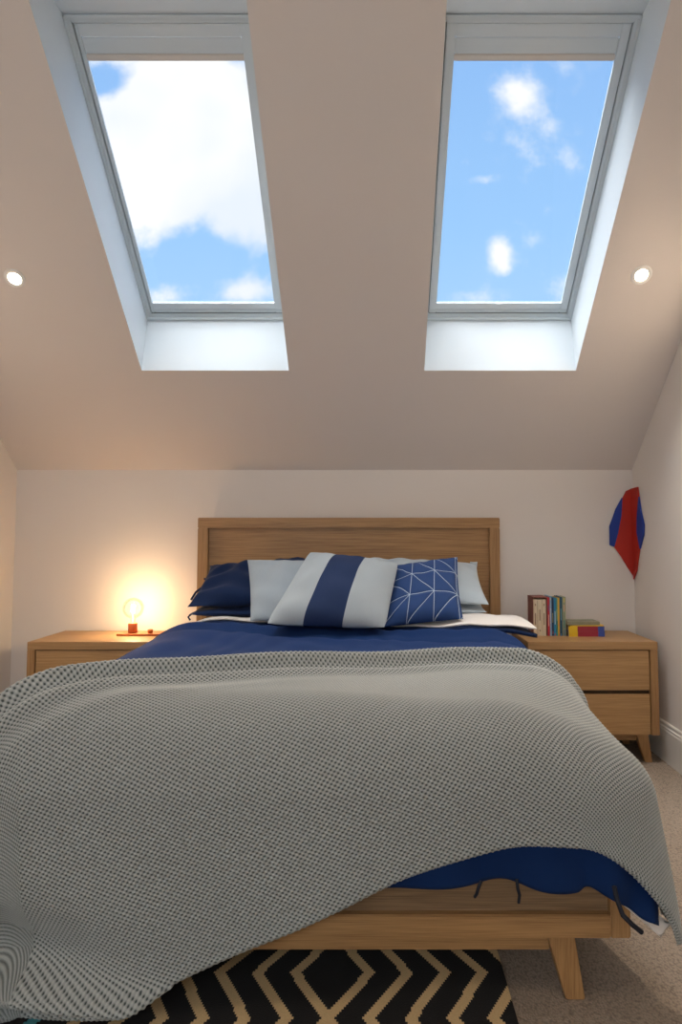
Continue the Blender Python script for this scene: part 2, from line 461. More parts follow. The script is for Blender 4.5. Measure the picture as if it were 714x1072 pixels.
# ------------------------------------------------------------------ bed frame
HX0, HX1 = -1.078, .735
bcx = (HX0 + HX1) / 2
FX0, FX1 = 2 * bcx - .662, .662
FX0 = 2 * bcx - FX1
FY = 1.85
bed = thing('bed_frame', (bcx, 3.0, 0), 'oak bed frame with tall framed panel headboard and tapered splayed legs', 'bed')
def rel(b_, c): return (b_[0] - c[0], b_[1] - c[0], b_[2] - c[1], b_[3] - c[1], b_[4], b_[5])
bc = (bcx, 3.0)
hy0, hy1 = 4.105, 4.165
ztop = at(365, 542, hy0).z
fw = .062
boxes('headboard_rail', [rel((HX0, HX1, hy0, hy1, ztop - fw, ztop), bc)], oak_x, bed, .003)
for a_, b_ in ((HX0, HX0 + fw), (HX1 - fw, HX1)):
    boxes('headboard_post', [rel((a_, b_, hy0, hy1, .0, ztop - fw), bc)], oak_z, bed, .003)
boxes('headboard_panel', [rel((HX0 + fw - .005, HX1 - fw + .005, hy0 + .028, hy1 - .01, .25, ztop - fw + .005), bc)], oak_x, bed, .001)
# foot end: framed panel
fz0, fz1 = .172, .46
boxes('footboard_rail', [rel((FX0 + .052, FX1 - .052, FY, FY + .045, fz0, fz0 + .059), bc)], oak_x, bed)
boxes('footboard_rail', [rel((FX0 + .052, FX1 - .052, FY, FY + .045, fz1 - .06, fz1), bc)], oak_x, bed)
for a_, b_ in ((FX0, FX0 + .052), (FX1 - .052, FX1)):
    boxes('footboard_post', [rel((a_, b_, FY, FY + .045, fz0, fz1), bc)], oak_z, bed)
boxes('footboard_panel', [rel((FX0 + .05, FX1 - .05, FY + .022, FY + .04, fz0 + .05, fz1 - .05), bc)], wood('oak_weathered', 'x', (.30, .19, .10), (.11, .06, .03)), bed, .001)
for a_, b_ in ((FX0, FX0 + .03), (FX1 - .03, FX1)):
    boxes('side_rail', [rel((a_, b_, FY + .047, hy0 - .002, fz0, fz1 - .04), bc)], oak_y, bed)
boxes('under_rail', [rel((FX0 + .19, FX1 - .20, FY + .05, FY + .085, .114, .171), bc)], oak_x, bed)
boxes('slat_base', [rel((FX0 + .032, FX1 - .032, FY + .05, hy0 - .005, .30, .325), bc)], oak_x, bed, .001)
def leg(par, c, xt0, xt1, xb0, xb1, y0, y1, yb0, yb1, zt, mat=oak_z, zb=0):
    bot = [(xb0 - c[0], yb0 - c[1], zb), (xb1 - c[0], yb0 - c[1], zb), (xb1 - c[0], yb1 - c[1], zb), (xb0 - c[0], yb1 - c[1], zb)]
    top = [(xt0 - c[0], y0 - c[1], zt), (xt1 - c[0], y0 - c[1], zt), (xt1 - c[0], y1 - c[1], zt), (xt0 - c[0], y1 - c[1], zt)]
    return hull8('leg', bot, top, mat, par, .003)
for sx in (1, -1):
    for (ya, yb_) in ((FY + .022, 0), (hy0 - .28, 1)):
        f = lambda x: bcx + sx * (x - bcx)
        xs_ = sorted((f(.448), f(.520))); xb_ = sorted((f(.498), f(.548)))
        leg(bed, bc, xs_[0], xs_[1], xb_[0], xb_[1], ya, ya + .07, ya + .006, ya + .056, .1715, zb=(.0112 if sx < 0 and yb_ == 0 else 0))

mat_o = boxes('mattress', [(-.78, .78, -1.09, 1.09, 0, .30)], matt_white, None, .05)
mat_o.location = (bcx, 3.0, .326); tag(mat_o, 'thick white mattress lying on the oak bed frame under the blue duvet', 'mattress')

# ------------------------------------------------------------------ draped cloth
BXL, BXR, BYF = -1.085, .705, 1.745          # outline of the covered bed
ZT, R = .775, .20
def wob(a, b):
    return (.010 * np.sin(3.1 * a + 1.3 * b + .5) + .008 * np.sin(5.3 * b - 2.2 * a + 1.1) + .004 * np.sin(9.1 * a + 4.7 * b))
def drape(a, b, inset=0.0, ztop=ZT, fold=1.0, seedk=0.0):
    r = R - inset
    ix0, ix1, iy = BXL + R, BXR - R, BYF + R
    dx = np.where(a > ix1, a - ix1, np.where(a < ix0, a - ix0, 0.0))
    dy = np.where(b < iy, b - iy, 0.0)
    d = np.hypot(dx, dy) + 1e-9
    nx, ny = dx / d, dy / d
    ang = np.arctan2(-dy, np.abs(dx))                     # 0 = side, pi/2 = foot
    q = np.clip(d / r, 0, PI / 2)
    off = r * np.sin(q); drop = r * (1 - np.cos(q))
    hang = np.maximum(d - r * PI / 2, 0)
    drop = drop + hang * .985
    corner = np.sin(2 * ang) * (dx != 0) * (dy != 0) * np.where(dx < 0, .35, 1.0)
    # perimeter coordinate for soft hanging folds
    ar = (1 - ang / (PI / 2)) * .5
    sd_ = np.where(dy == 0, .5 + (b - iy), ar)
    s = np.where(dx == 0, a, np.where(dx > 0, ix1 + sd_, ix0 - sd_))
    f = hang * (.10 * np.sin(5.2 * s + seedk) * .35 + .03 * np.sin(11 * s + 2 * seedk))
    f = f + corner * hang * (.10 + .07 * np.cos(6 * ang + seedk))
    off = off + np.clip(nx, 0, 1) * np.sin(q) * .06 * np.clip((b - 2.35) / .4, 0, 1) + np.clip(-nx, 0, 1) * np.sin(q) * .11 * np.clip((b - 2.05) / .4, 0, 1)
    f = f * (1 - .6 * np.clip((a + .3) / .7, 0, 1)) + np.clip(nx, 0, 1) ** 1.5 * .055 * np.clip((2.25 - b) / .45, 0, 1) * np.sin(q)
    off = off + hang * (.05 * np.abs(nx) + .16 * np.clip(nx, 0, 1) * np.abs(ny) - .07 * np.abs(ny) ** 3) + f * fold
    z = ztop - inset - drop
    # cloth that reaches the floor lies outward on it
    over = np.maximum(.028 - z, 0)
    z = np.maximum(z, .028 + .005 * np.sin(14 * s) * np.minimum(over * 12, 1)) 
    off = off + over * .5
    x = np.clip(a, ix0, ix1) + nx * off
    y = np.maximum(b, iy) + ny * off
    topw = np.clip(1 - d / .35, 0, 1)
    wq = np.clip((x - .30) / .38, 0, 1); wq = wq * wq * (3 - 2 * wq); wy = np.clip((2.45 - y) / .6, 0, 1); wy = wy * wy * (3 - 2 * wy)
    z = z - .095 * wq * wy * np.clip(z / ZT, 0, 1) ** 2
    z = z + wob(a, b) * (topw + .3 * (1 - topw)) * (z > .1)
    return np.stack([x, y, z], -1), d

# duvet
na, nb = 230, 250
aa = np.linspace(-1.42, 1.0, na)[:, None] * np.ones((1, nb))
tt = np.linspace(0, 1, nb)[None, :] * np.ones((na, 1))
hem = np.interp(aa, [-1.42, -.95, -.7, -.4, .058, .246, .317, .358, .40, .51, .59, .75, .89, 1.0], [1.85, 1.60, 1.45, 1.42, 1.42, 1.43, 1.452, 1.442, 1.425, 1.425, 1.455, 1.475, 1.51, 1.60])
bb = 3.70 + (hem - 3.70) * tt
hk = np.hanning(15); hk /= hk.sum()
h1 = np.convolve(np.pad(hem[:, 0], 7, mode='edge'), hk, 'valid')
bb = 3.70 + (h1[:, None] - 3.70) * tt
V, d = drape(aa, bb, .024, ZT - .003, .8, 1.3)
# quilted softness, crumples
cr = .006 * np.sin(8 * aa + 3 * np.sin(4 * bb)) * np.sin(6.3 * bb + 1) + .003 * np.sin(21 * aa + 13 * bb) * np.sin(9 * bb) + .0025 * np.sin(47 * aa - 9 * bb + 2 * np.sin(11 * aa))
V[..., 2] += cr * np.clip(1 - d / .25, 0, 1)
V[..., 2] += .022 * np.exp(-((bb - 3.36 + .10 * aa - .03 * np.sin(5 * aa)) / .05) ** 2) - .014 * np.exp(-((bb - 3.24 + .13 * aa) / .04) ** 2)
hemk = np.clip((d - .3) / .2, 0, 1)
V[..., 1] += hemk * .012 * np.sin(23 * aa + 5 * bb) * (np.abs(aa) < 3)
# upper end sinks down behind, towards the mattress
back = np.clip((bb - 3.55) / .15, 0, 1)
V[..., 2] -= .06 * back ** 2
duvet = thing('duvet', (bcx, 2.6, .6), 'blue cotton duvet spread over the bed under the grey knitted throw', 'duvet')
do = (bcx, 2.6, .6)
o = grid('cover', V, navy_duvet, None, origin=(0, 0, 0)); 
o.data.transform(Matrix.Translation((-do[0], -do[1], -do[2]))); o.parent = duvet
sol = o.modifiers.new('s', 'SOLIDIFY'); sol.thickness = .012; sol.offset = 0
DEND = V.copy()

def reparent(o, par, loc):
    o.data.transform(Matrix.Translation((-loc[0], -loc[1], -loc[2]))); o.parent = par; return o

# ------------------------------------------------------------------ cushions and pillows
def cushion_verts(c, thick, pinch=.06, n=34, wr=.004, seed=0, corner_ear=.0, pw=2.6):
    """c = bottom-left, bottom-right, top-right, top-left corners; returns front and back grids"""
    c = [np.array(p, float) for p in c]
    u = np.linspace(0, 1, n)[:, None] * np.ones((1, n)); v = np.linspace(0, 1, n)[None, :] * np.ones((n, 1))
    # clustered towards the rims
    u = .5 - .5 * np.cos(PI * u) * (1 - .35 * np.sin(PI * u) ** 2); v = .5 - .5 * np.cos(PI * v) * (1 - .35 * np.sin(PI * v) ** 2)
    U = 2 * u - 1; W = 2 * v - 1
    up = .5 + U * .5 * (1 - pinch * (1 - W ** 2)); vp = .5 + W * .5 * (1 - pinch * (1 - U ** 2))
    P = ((1 - up) * (1 - vp))[..., None] * c[0] + (up * (1 - vp))[..., None] * c[1] + (up * vp)[..., None] * c[2] + ((1 - up) * vp)[..., None] * c[3]
    rc = corner_ear * (np.abs(U) * np.abs(W)) ** 6
    up = .5 + (up - .5) * (1 - rc); vp = .5 + (vp - .5) * (1 - rc)
    P = ((1 - up) * (1 - vp))[..., None] * c[0] + (up * (1 - vp))[..., None] * c[1] + (up * vp)[..., None] * c[2] + ((1 - up) * vp)[..., None] * c[3]
    nrm = np.cross(c[1] - c[0], c[3] - c[0]); nrm /= np.linalg.norm(nrm)
    t = ((1 - np.abs(U) ** pw) * (1 - np.abs(W) ** pw)) ** .62
    w1 = wr * (np.sin(7 * U + 4 * W + seed) * np.sin(5 * W - 3 * U + 2 * seed) + .6 * np.sin(13 * U * W + 3 * seed + 6 * U)) * np.clip(t * 2.5, 0, 1)
    Fv = P + nrm * (t * thick / 2 + w1)[..., None]; Bv = P - nrm * (t * thick / 2 + w1 * .5)[..., None]
    return Fv, Bv, np.stack([u, v], -1)
def cushion(name, c, thick, mat, label=None, cat='cushion', parent=None, group=None, backmat=None, **kw):
    Fv, Bv, uv = cushion_verts(c, thick, **kw)
    n, m = Fv.shape[:2]
    org = np.mean(np.array([list(p) for p in c]), 0); org[2] = min(p[2] for p in c)
    me = bpy.data.meshes.new(name)
    co = np.concatenate([Fv.reshape(-1, 3), Bv.reshape(-1, 3)]) - org
    idx = np.arange(n * m).reshape(n, m)
    q1 = np.stack([idx[:-1, :-1], idx[1:, :-1], idx[1:, 1:], idx[:-1, 1:]], -1).reshape(-1, 4)
    q2 = q1[:, ::-1] + n * m
    me.from_pydata(co.tolist(), [], np.concatenate([q1, q2]).tolist())
    l = me.uv_layers.new(name='UVMap'); uu = np.concatenate([uv.reshape(-1, 2)] * 2)
    li = np.empty(len(me.loops), np.int32); me.loops.foreach_get('vertex_index', li)
    l.data.foreach_set('uv', uu[li].reshape(-1).astype(np.float32))
    bm = bmesh.new(); bm.from_mesh(me); bmesh.ops.remove_doubles(bm, verts=bm.verts, dist=.0008)
    bmesh.ops.recalc_face_normals(bm, faces=bm.faces); bm.to_mesh(me); bm.free()
    o = link(name, me, mat, None, True); o.location = org
    if backmat:
        me.materials.append(backmat)
    if parent:
        o.parent = parent; o.location = Vector(org) - parent.location
    elif label: tag(o, label, cat, group)
    return o

def pillow_pair(mat, xs_low, xs_up, side, labels, group):
    pass
# navy pair (left) and pale pair (right): the lower one flat, the upper one tilted up against the headboard
def fab_tie(par, pts, r=.004, mat=navy):
    o = tube('tie', [Vector(p) - par.location for p in pts], r, mat, par); return o
ZP = .80
low_l = cushion('pillow', [at(197, 643.5, 3.62), (-.25, 3.62, ZP + .02), (-.25, 4.06, ZP + .04), (-1.00, 4.06, ZP + .04)], .09, navy,
                'navy pillow lying flat, lower of the two navy pillows at left', 'pillow', pinch=.05, seed=1, wr=.005)
up_l = cushion('pillow', [at(196, 635.5, 3.64), (-.24, 3.62, .885), (-.26, 4.04, 1.085), at(221, 592, 4.02)], .145, navy,
               'navy pillow propped on top of another navy one against the headboard', 'pillow', pinch=.045, seed=2, wr=.013)
low_r = cushion('pillow', [(-.12, 3.62, ZP + .03), at(510, 641, 3.62), (.62, 4.06, ZP + .04), (-.14, 4.06, ZP + .04)], .09, pale_pillow,
                'pale grey pillow lying flat, lower of the two pale pillows at right', 'pillow', pinch=.05, seed=3, wr=.005)
up_r = cushion('pillow', [(-.13, 3.63, .90), at(512, 633, 3.62), at(499, 590, 4.02), (-.14, 4.04, 1.085)], .14, pale_pillow,
               'pale grey pillow propped on top of another against the right of headboard', 'pillow', pinch=.045, seed=4, wr=.007)
# open flap and ribbon ties at the pillowcase ends
cushion('flap', [at(219, 604, 4.0), at(232, 603, 3.98), at(234, 592, 4.0), at(220, 592, 4.02)], .03, navy, parent=up_l, n=12, wr=.002)
for pts in ([(214, 606, 3.92), (218, 607, 3.9), (221, 612, 3.88)], [(219, 611, 3.86), (210, 616, 3.84), (205, 620, 3.84), (200, 628, 3.84)],
            [(215, 612, 3.86), (211, 617, 3.85), (210, 621, 3.84)]):
    fab_tie(up_l, [at(*p) for p in pts], .006)
fab_tie(low_l, [at(200, 643, 3.66), at(197, 646, 3.66), at(199, 649, 3.65)], .005)
cushion('flap', [at(493, 599, 3.98), at(498, 600, 4.0), at(500, 588, 4.02), at(492, 588, 4.0)], .03, pale_pillow, parent=up_r, n=12, wr=.002)

cushion('cushion', [at(262, 650, 3.44), at(345, 652, 3.42), at(342, 586, 3.74), at(259, 586, 3.76)], .11, linen_grey,
        'plain pale grey linen cushion leaning between navy pillows and striped cushion', 'cushion', pinch=.04, seed=5)
cushion('cushion', [at(277, 654, 3.30), at(404, 658, 3.28), at(418, 589, 3.62), at(324, 577, 3.64)], .19, stripe_m,
        'striped cushion, pale knit with one broad navy band, front centre of the pillows', 'cushion', pinch=.02, seed=6, wr=.005, corner_ear=.035, pw=2.4)
cushion('cushion', [at(400, 657, 3.36), at(485, 648, 3.42), at(479, 583, 3.74), at(412, 592, 3.70)], .15, geo_m,
        'blue cushion with white stitched triangle pattern right of the striped cushion', 'cushion', pinch=.05, seed=8)

# turned-back end of the duvet (white lining uppermost)
fl = [at(196, 656.5, 3.42), at(566, 663, 3.32), at(520, 649, 3.74), at(205, 651, 3.72)]
n, m = 120, 30
u = np.linspace(0, 1, n)[:, None] * np.ones((1, m)); v = np.linspace(0, 1, m)[None, :] * np.ones((n, 1))
C = [np.array(p) for p in fl]
xL, xR_ = -1.03, .70
X = xL + (xR_ + .0 - xL) * u
Yfr = 3.60 - .24 * u + .012 * np.sin(14 * u) 
tip = np.clip((u - .86) / .14, 0, 1)
X = X + .08 * tip * (1 - v * .9)
Y = Yfr + (3.76 - Yfr) * v
Z = ZT + .003 + wob(X, Y) + .030 * np.sin(PI * np.clip(v * .9 + .12, 0, 1)) * (.35 + .65 * u) + .006 * np.sin(19 * X + 8 * Y) * np.sin(6 * Y + 9 * X)
edge = np.clip(1 - u / .1, 0, 1); Z = Z - .07 * edge ** 2
Z = Z - .012 * tip * (1 - v) 
Vf = np.stack([X, Y, Z], -1)
o = reparent(grid('turned_back_lining', Vf, lining), duvet, do)
o.modifiers.new('s', 'SOLIDIFY').thickness = .008
o['label'] = 'white lining of the turned-back end'
Vn = Vf.copy()
Vn[..., 2] -= .014 + .03 * tip * np.sin(PI * np.clip(v + .15, 0, 1)); Vn[..., 1] -= .010 * (1 - v) 
o = reparent(grid('turned_back_edge', Vn, navy), duvet, do)
o.modifiers.new('s', 'SOLIDIFY').thickness = .018

# ties and open lining at the foot end of the duvet
def dtie(pts, r=.006): 
    return tube('tie', [Vector(p) - Vector(do) for p in pts], r, ribbon, duvet)
dtie([at(504, 922, 1.735), at(501, 929, 1.73), at(499, 936, 1.735), at(497, 939, 1.74)], .004)
dtie([at(541, 920, 1.735), at(542, 930, 1.725), at(544, 937, 1.73), at(543, 945, 1.735)], .004)
dtie([at(643, 928, 1.74), at(646, 942, 1.715), at(652, 958, 1.71), at(662, 968, 1.715), at(672, 976, 1.72)], .006)
cushion('open_lining', [at(650, 946, 1.79), at(692, 982, 1.79), at(704, 968, 1.80), at(650, 930, 1.80)], .012, lining, parent=duvet, n=14, wr=.003, seed=3)

# ------------------------------------------------------------------ knitted throw
NA, NB = 1150, 800
s = np.linspace(0, 1, NA)[:, None]; t = np.linspace(0, 1, NB)[None, :]
# flat outline: head-side edge and hem as polylines
def poly(sv, pts):
    pts = np.array(pts, float); return np.stack([np.interp(sv, pts[:, 0], pts[:, k]) for k in (1, 2)], -1)
def smooth(A, k=41):
    pad = np.pad(A, ((k, k), (0, 0)), mode='reflect', reflect_type='odd'); ker = np.hanning(2 * k + 1); ker /= ker.sum()
    return np.stack([np.convolve(pad[:, i], ker, 'valid') for i in range(2)], -1)[:len(A)]
top = smooth(poly(s[:, 0], [(0, -1.62, 1.72), (.12, -1.28, 1.84), (.20, -1.05, 1.94), (.33, -.75, 2.12), (.5, -.25, 2.26), (.65, .2, 2.43), (.78, .52, 2.47), (.86, .75, 2.48), (1, 1.10, 2.48)]))
hemp = smooth(poly(s[:, 0], [(0, -1.50, 1.16), (.1, -1.16, 1.07), (.22, -.80, 1.055), (.27, -.64, 1.085), (.33, -.463, 1.150), (.42, -.225, 1.262), (.53, .059, 1.398), (.65, .344, 1.488), (.75, .58, 1.510), (.85, .88, 1.53), (.94, 1.15, 1.60), (1, 1.27, 1.80)]), 45)
ts = t ** 1.0
FLT = top[:, None, :] * (1 - ts[..., None]) + hemp[:, None, :] * ts[..., None]
A, B = FLT[..., 0], FLT[..., 1]
V, d = drape(A, B, -.012, ZT - .004, .8, 1.3)
# rolled, folded head edge: distance from the edge in metres
L_ = np.linalg.norm(top - hemp, axis=1)[:, None]
e = ts * L_
z0 = V[..., 2]
side = 1 - .7 * np.clip((A - .50) / .2, 0, 1)
roll = .050 * np.exp(-((e - .042) / .026) ** 2) + .020 * np.exp(-((e - .105 - .05 * (1 - s)) / .024) ** 2) * np.clip(1.7 - 1.8 * s, 0, 1)
roll = roll + .012 * np.exp(-((e - .16 - .11 * (1 - s)) / .025) ** 2) * np.clip(1 - 1.8 * s, 0, 1)
roll = roll * side
nrm = normals(V); 
if nrm[NA // 2, NB // 3, 2] < 0: nrm = -nrm
V = V + nrm * roll[..., None]
# edge tucks in
rim = np.clip(1 - e / .016, 0, 1)
V = V - nrm * (rim ** 2 * .02)[..., None]
rimh = np.clip(1 - (1 - ts) * L_ / .012, 0, 1)
V = V - nrm * (rimh ** 2 * .012)[..., None]
# large soft undulation of the front fall
front = np.clip((d - .25) / .4, 0, 1)
V = V + nrm * (front * .012 * np.sin(4.1 * A - 2.2 * B + .6))[..., None]
# deep diagonal fold near the floor at the left
Zc = V[..., 2].copy(); Xc = V[..., 0].copy(); fr = np.clip((d - .35) / .15, 0, 1) * np.clip((-.2 - Xc) / .35, 0, 1)
g = np.exp(-((Xc + .93) / .24) ** 2 - ((Zc - .19 + .10 * (Xc + .9)) / .085) ** 2) * .075
g = g - .07 * np.exp(-((Zc - .105 + .12 * (Xc + .95)) / .035) ** 2) + .035 * np.exp(-((Zc - .062) / .014) ** 2) * np.clip((-.55 - Xc) / .15, 0, 1)
fr = fr * np.clip((Xc + 1.18) / .2, 0, 1)
V[..., 1] += g * fr
V[..., 1] = np.where((Zc < .5) & (Xc < .2) & (Xc > -1.05) & (V[..., 1] < 1.95), np.minimum(V[..., 1], 1.828), V[..., 1])
V[..., 2] = np.maximum(V[..., 2], .020)
# the stitches themselves
ca, sa = math.cos(math.radians(17)), math.sin(math.radians(17))
uu = A * ca + B * sa; vv = -A * sa + B * ca
PU, PV = .0155, .0128
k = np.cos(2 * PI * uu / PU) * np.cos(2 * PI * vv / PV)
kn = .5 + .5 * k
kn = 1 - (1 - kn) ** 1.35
nrm = normals(V)
if nrm[NA // 2, NB // 3, 2] < 0: nrm = -nrm
V = V + nrm * (.0045 * kn)[..., None]
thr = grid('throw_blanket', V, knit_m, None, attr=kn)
org = Vector((bcx, 2.1, .5)); thr.data.transform(Matrix.Translation(-org)); thr.location = org
tag(thr, 'grey chunky knitted throw blanket draped skewed over the foot of the bed', 'blanket')

# ------------------------------------------------------------------ bedside cabinets
def cabinet(x0, x1, label, group):
    y0, y1 = 3.73, 4.178
    zt = .648; zb = at(689, 770, y0).z
    c = ((x0 + x1) / 2, (y0 + y1) / 2)
    t_ = thing('bedside_cabinet', (c[0], c[1], 0), label, 'bedside cabinet', group)
    th = .042
    boxes('top', [rel((x0, x1, y0, y1, zt - th, zt), c)], oak_top, t_, .002)
    for a_, b_ in ((x0, x0 + th), (x1 - th, x1)):
        boxes('side_panel', [rel((a_, b_, y0, y1, zb, zt - th), c)], oak_z, t_, .002)
    boxes('carcass', [rel((x0 + th, x1 - th, y0 + .03, y1, zb, zt - th), c)], dark_gap, t_, 0)
    zm = (zb + zt - th) / 2
    for za, zb_ in ((zm + .011, zt - th - .004), (zb + .001, zm - .011)):
        boxes('drawer', [rel((x0 + th + .004, x1 - th - .004, y0 + .006, y0 + .029, za, zb_), c)], oak_front, t_, .0015)
    boxes('under_rail', [rel((x0 + .11, x1 - .11, y0 + .045, y0 + .065, zb - .038, zb - .001), c)], oak_x, t_, .001)
    for sx in (1, -1):
        for ya in (y0 + .03, y1 - .09):
            f = lambda x: c[0] + sx * (x - c[0])
            q0, q1 = sorted((f(x1 - .115), f(x1 - .050))); b0, b1 = sorted((f(x1 - .066), f(x1 - .028)))
            leg(t_, c, q0, q1, b0, b1, ya, ya + .05, ya + .008, ya + .042, zb - .0005)
    return t_
XR1 = at(688.5, 672, 3.73).x
XL1 = at(28.6, 669, 3.73).x
W = .70
cabinet(XR1 - W, XR1, 'oak two-drawer bedside cabinet by the right wall with books on top', None)
cabinet(XL1, XL1 + W, 'oak bedside cabinet by the left wall with the glowing bulb lamp', None)
ZN = .648

# ------------------------------------------------------------------ bulb lamp
bp = at(139, 657, 4.0)
lamp = thing('bulb_lamp', (bp.x, bp.y, ZN), 'small lamp with lit clear globe bulb on orange wooden block and tray', 'lamp')
boxes('tray', [(-.075, .19, -.055, .065, .0, .012)], orange_wood, lamp, .003)
lathe('socket_block', [(0, .0121), (.024, .0121), (.0255, .0135), (.0255, .066), (.024, .068), (0, .068)], orange_wood, lamp)
gz = .068 + .028 + .058
R0 = .060
prof = [(.013, .0685), (.014, .082), (.017, .094)]
for k_ in range(0, 17):
    th_ = -PI / 2 + math.asin(.30) * 0 + .32 + (PI - .32) * k_ / 16
    prof.append((max(0, R0 * math.cos(th_)), gz + R0 * math.sin(th_)))
lathe('globe_bulb', prof, bulb_glass, lamp)
fil = []
for k_ in range(60):
    a_ = k_ / 59 * 2 * PI
    fil.append((.009 * math.cos(a_), .009 * math.sin(a_), gz - .004 + .022 * math.cos(6 * a_)))
tube('filament', fil, .0014, filament, lamp)
lathe('stem', [(.006, .070), (.004, .10), (.003, gz - .03), (.001, gz - .02)], white_cotton, lamp, 12)
lathe('switch_knob', [(0, .0121), (.013, .0121), (.016, .022), (.0155, .032), (.012, .034), (.009, .030), (0, .029)], orange_wood, lamp, 24, Matrix.Translation((.107, -.015, 0)))
ld = bpy.data.lights.new('bulb_glow', 'POINT'); ld.energy = 6; ld.color = (1, .70, .40); ld.shadow_soft_size = .018
lo = bpy.data.objects.new('bulb_glow', ld); COL.objects.link(lo); lo.parent = lamp; lo.location = (0, 0, gz)

# ------------------------------------------------------------------ books
pages = plain('cream_book_pages', (.66, .56, .40), .8, var=.12, bscale=300)
def cmat(name, col): return plain('cover_' + name, col, .45)
yb0 = 3.96
def upright(x0px, x1px, ytop, col, label, patches=(), depth=.125, cn='book', dy=0):
    p0, p1 = at(x0px, 665, yb0 + dy), at(x1px, 665, yb0 + dy)
    h = at(x0px, ytop, yb0 + dy).z - ZN
    w = (p1.x - p0.x) - .0012
    t_ = thing('book', ((p0.x + p1.x) / 2, yb0 + dy + depth / 2, ZN), label, 'book')
    ct = min(.002, w * .15)
    hd = depth / 2
    boxes('cover', [(-w / 2, -w / 2 + ct, -hd, hd, 0, h), (w / 2 - ct, w / 2, -hd, hd, 0, h), (-w / 2 + ct, w / 2 - ct, -hd, -hd + .003, 0, h)], cmat(cn, col), t_, 0)
    boxes('page_block', [(-w / 2 + ct, w / 2 - ct, -hd + .003, hd - .003, .003, h - .003)], pages, t_, 0)
    for (za, zb_, pc) in patches:
        boxes('spine_print', [(-w * .12, w * .12, -hd - .0006, -hd, h * za, h * zb_)], cmat('print', pc), t_, 0)
    return t_
cream = (.72, .60, .43)
INK = (.25, .16, .1)
x = lambda c: 540 + c / 6.49
# red slipcase holding three cream spines
q0, q1 = at(x(117), 665, yb0).x, at(x(215), 665, yb0).x
hs = at(x(95), 624.8, yb0).z - ZN
sc = thing('slipcase', ((q0 + q1) / 2, yb0 + .06, ZN), 'dusty red slipcase around three cream books at left end of the row', 'book box')
w = q1 - q0
boxes('case_shell', [(-w / 2, -w / 2 + .003, -.062, .07, 0, hs), (w / 2 - .003, w / 2, -.062, .07, 0, hs), (-w / 2 + .003, w / 2 - .003, -.062, .07, hs - .006, hs), (-w / 2 + .003, w / 2 - .003, .067, .07, 0, hs - .006)],
      plain('cover_dusty_red', (.26, .085, .065), .6), sc, 0)
for i, (c0, c1, dsc) in enumerate(((122, 149, 'leftmost'), (150, 181, 'middle'), (182, 208, 'rightmost'))):
    upright(x(c0), x(c1), 627.5, cream, dsc + ' cream-spined book of the three inside the red slipcase', [(.30, .62, INK), (.82, .88, INK)] if i != 1 else [(.42, .72, INK), (.12, .16, INK)], .118, dy=.003)
spec = [(218, 233, 625.5, (.55, .04, .06), 'thin red book standing right of the slipcase', [(.25, .55, (.8, .6, .5)), (.65, .8, (.1, .1, .3))]),
        (233.5, 246, 624.5, (.25, .42, .62), 'thin pale blue book standing between red and dark books', [(.3, .7, (.75, .8, .85)), (.9, .97, (.75, .62, .2))]),
        (246.5, 260, 626, (.02, .04, .09), 'dark navy book standing right of the pale blue one', [(.35, .6, (.6, .5, .2)), (.05, .12, (.7, .1, .08))]),
        (260.5, 277, 626, (.02, .22, .40), 'teal blue book in the middle of the upright row', [(.3, .65, (.6, .75, .8)), (.0, .07, (.7, .1, .06))]),
        (277.5, 287, 626.3, (.08, .30, .22), 'slim green book standing right of the teal one', [(.4, .7, (.75, .7, .3))]),
        (287.5, 300, 626, (.70, .42, .04), 'yellow-spined book standing between green and navy ones', [(.25, .45, (.7, .1, .06)), (.0, .07, (.7, .1, .06))]),
        (300.5, 318, 625, (.02, .09, .16), 'dark petrol blue book, second from right in the upright row', [(.4, .7, (.2, .5, .6)), (.0, .06, (.1, .3, .7))]),
        (318.5, 343, 625, (.30, .34, .22), 'olive green book with orange patches, rightmost of the upright row', [(.62, .8, (.75, .40, .25)), (.86, .97, (.72, .55, .15)), (.2, .4, (.05, .25, .22)), (.0, .15, (.08, .16, .32))])]
for c0, c1, yt, col, lab, pt in spec: upright(x(c0), x(c1), yt, col, lab, pt)

# lying books: bands across the spine
def lying(x0px, x1px, z0, z1, label, bands, base, D=3.93, depth=.12, yaw=0, shift=0):
    a_, b_ = at(x0px, 660, D).x, at(x1px, 660, D).x
    w = b_ - a_; hd = depth / 2; h = z1 - z0 - .0006
    t_ = thing('book', ((a_ + b_) / 2, D + hd, z0), label, 'book'); t_.rotation_euler.z = yaw
    boxes('cover', [(-w / 2, w / 2, -hd, hd, 0, .0018), (-w / 2, w / 2, -hd, hd, h - .0018, h), (-w / 2, w / 2, -hd, -hd + .003, .0018, h - .0018)], base, t_, 0)
    boxes('page_block', [(-w / 2 + .003, w / 2 - .003, -hd + .003, hd - .003, .0018, h - .0018)], pages, t_, 0)
    for (f0, f1, mm) in bands:
        boxes('spine_band', [(-w / 2 + w * f0, -w / 2 + w * f1, -hd - .0006, -hd + .0, 0.0, h), (-w / 2 + w * f0, -w / 2 + w * f1, -hd, hd, h, h + .0003)], mm, t_, 0)
    return t_
yel, dred, rblue = cmat('yellow', (.80, .52, .02)), cmat('dark_red', (.34, .025, .05)), cmat('royal_blue', (.04, .08, .36))
zz = [ZN, ZN + .029, ZN + .058]
lying(595.5, 633, zz[0], zz[1], 'thick book with yellow, red and blue spine lying at bottom of stack', [(0, .25, yel), (.25, .82, dred), (.82, 1, rblue)], rblue)
lying(595.2, 632.8, zz[1], zz[2], 'yellow, red and blue spined book lying on its twin under the magazines', [(0, .25, yel), (.25, .82, dred), (.82, 1, rblue)], rblue)
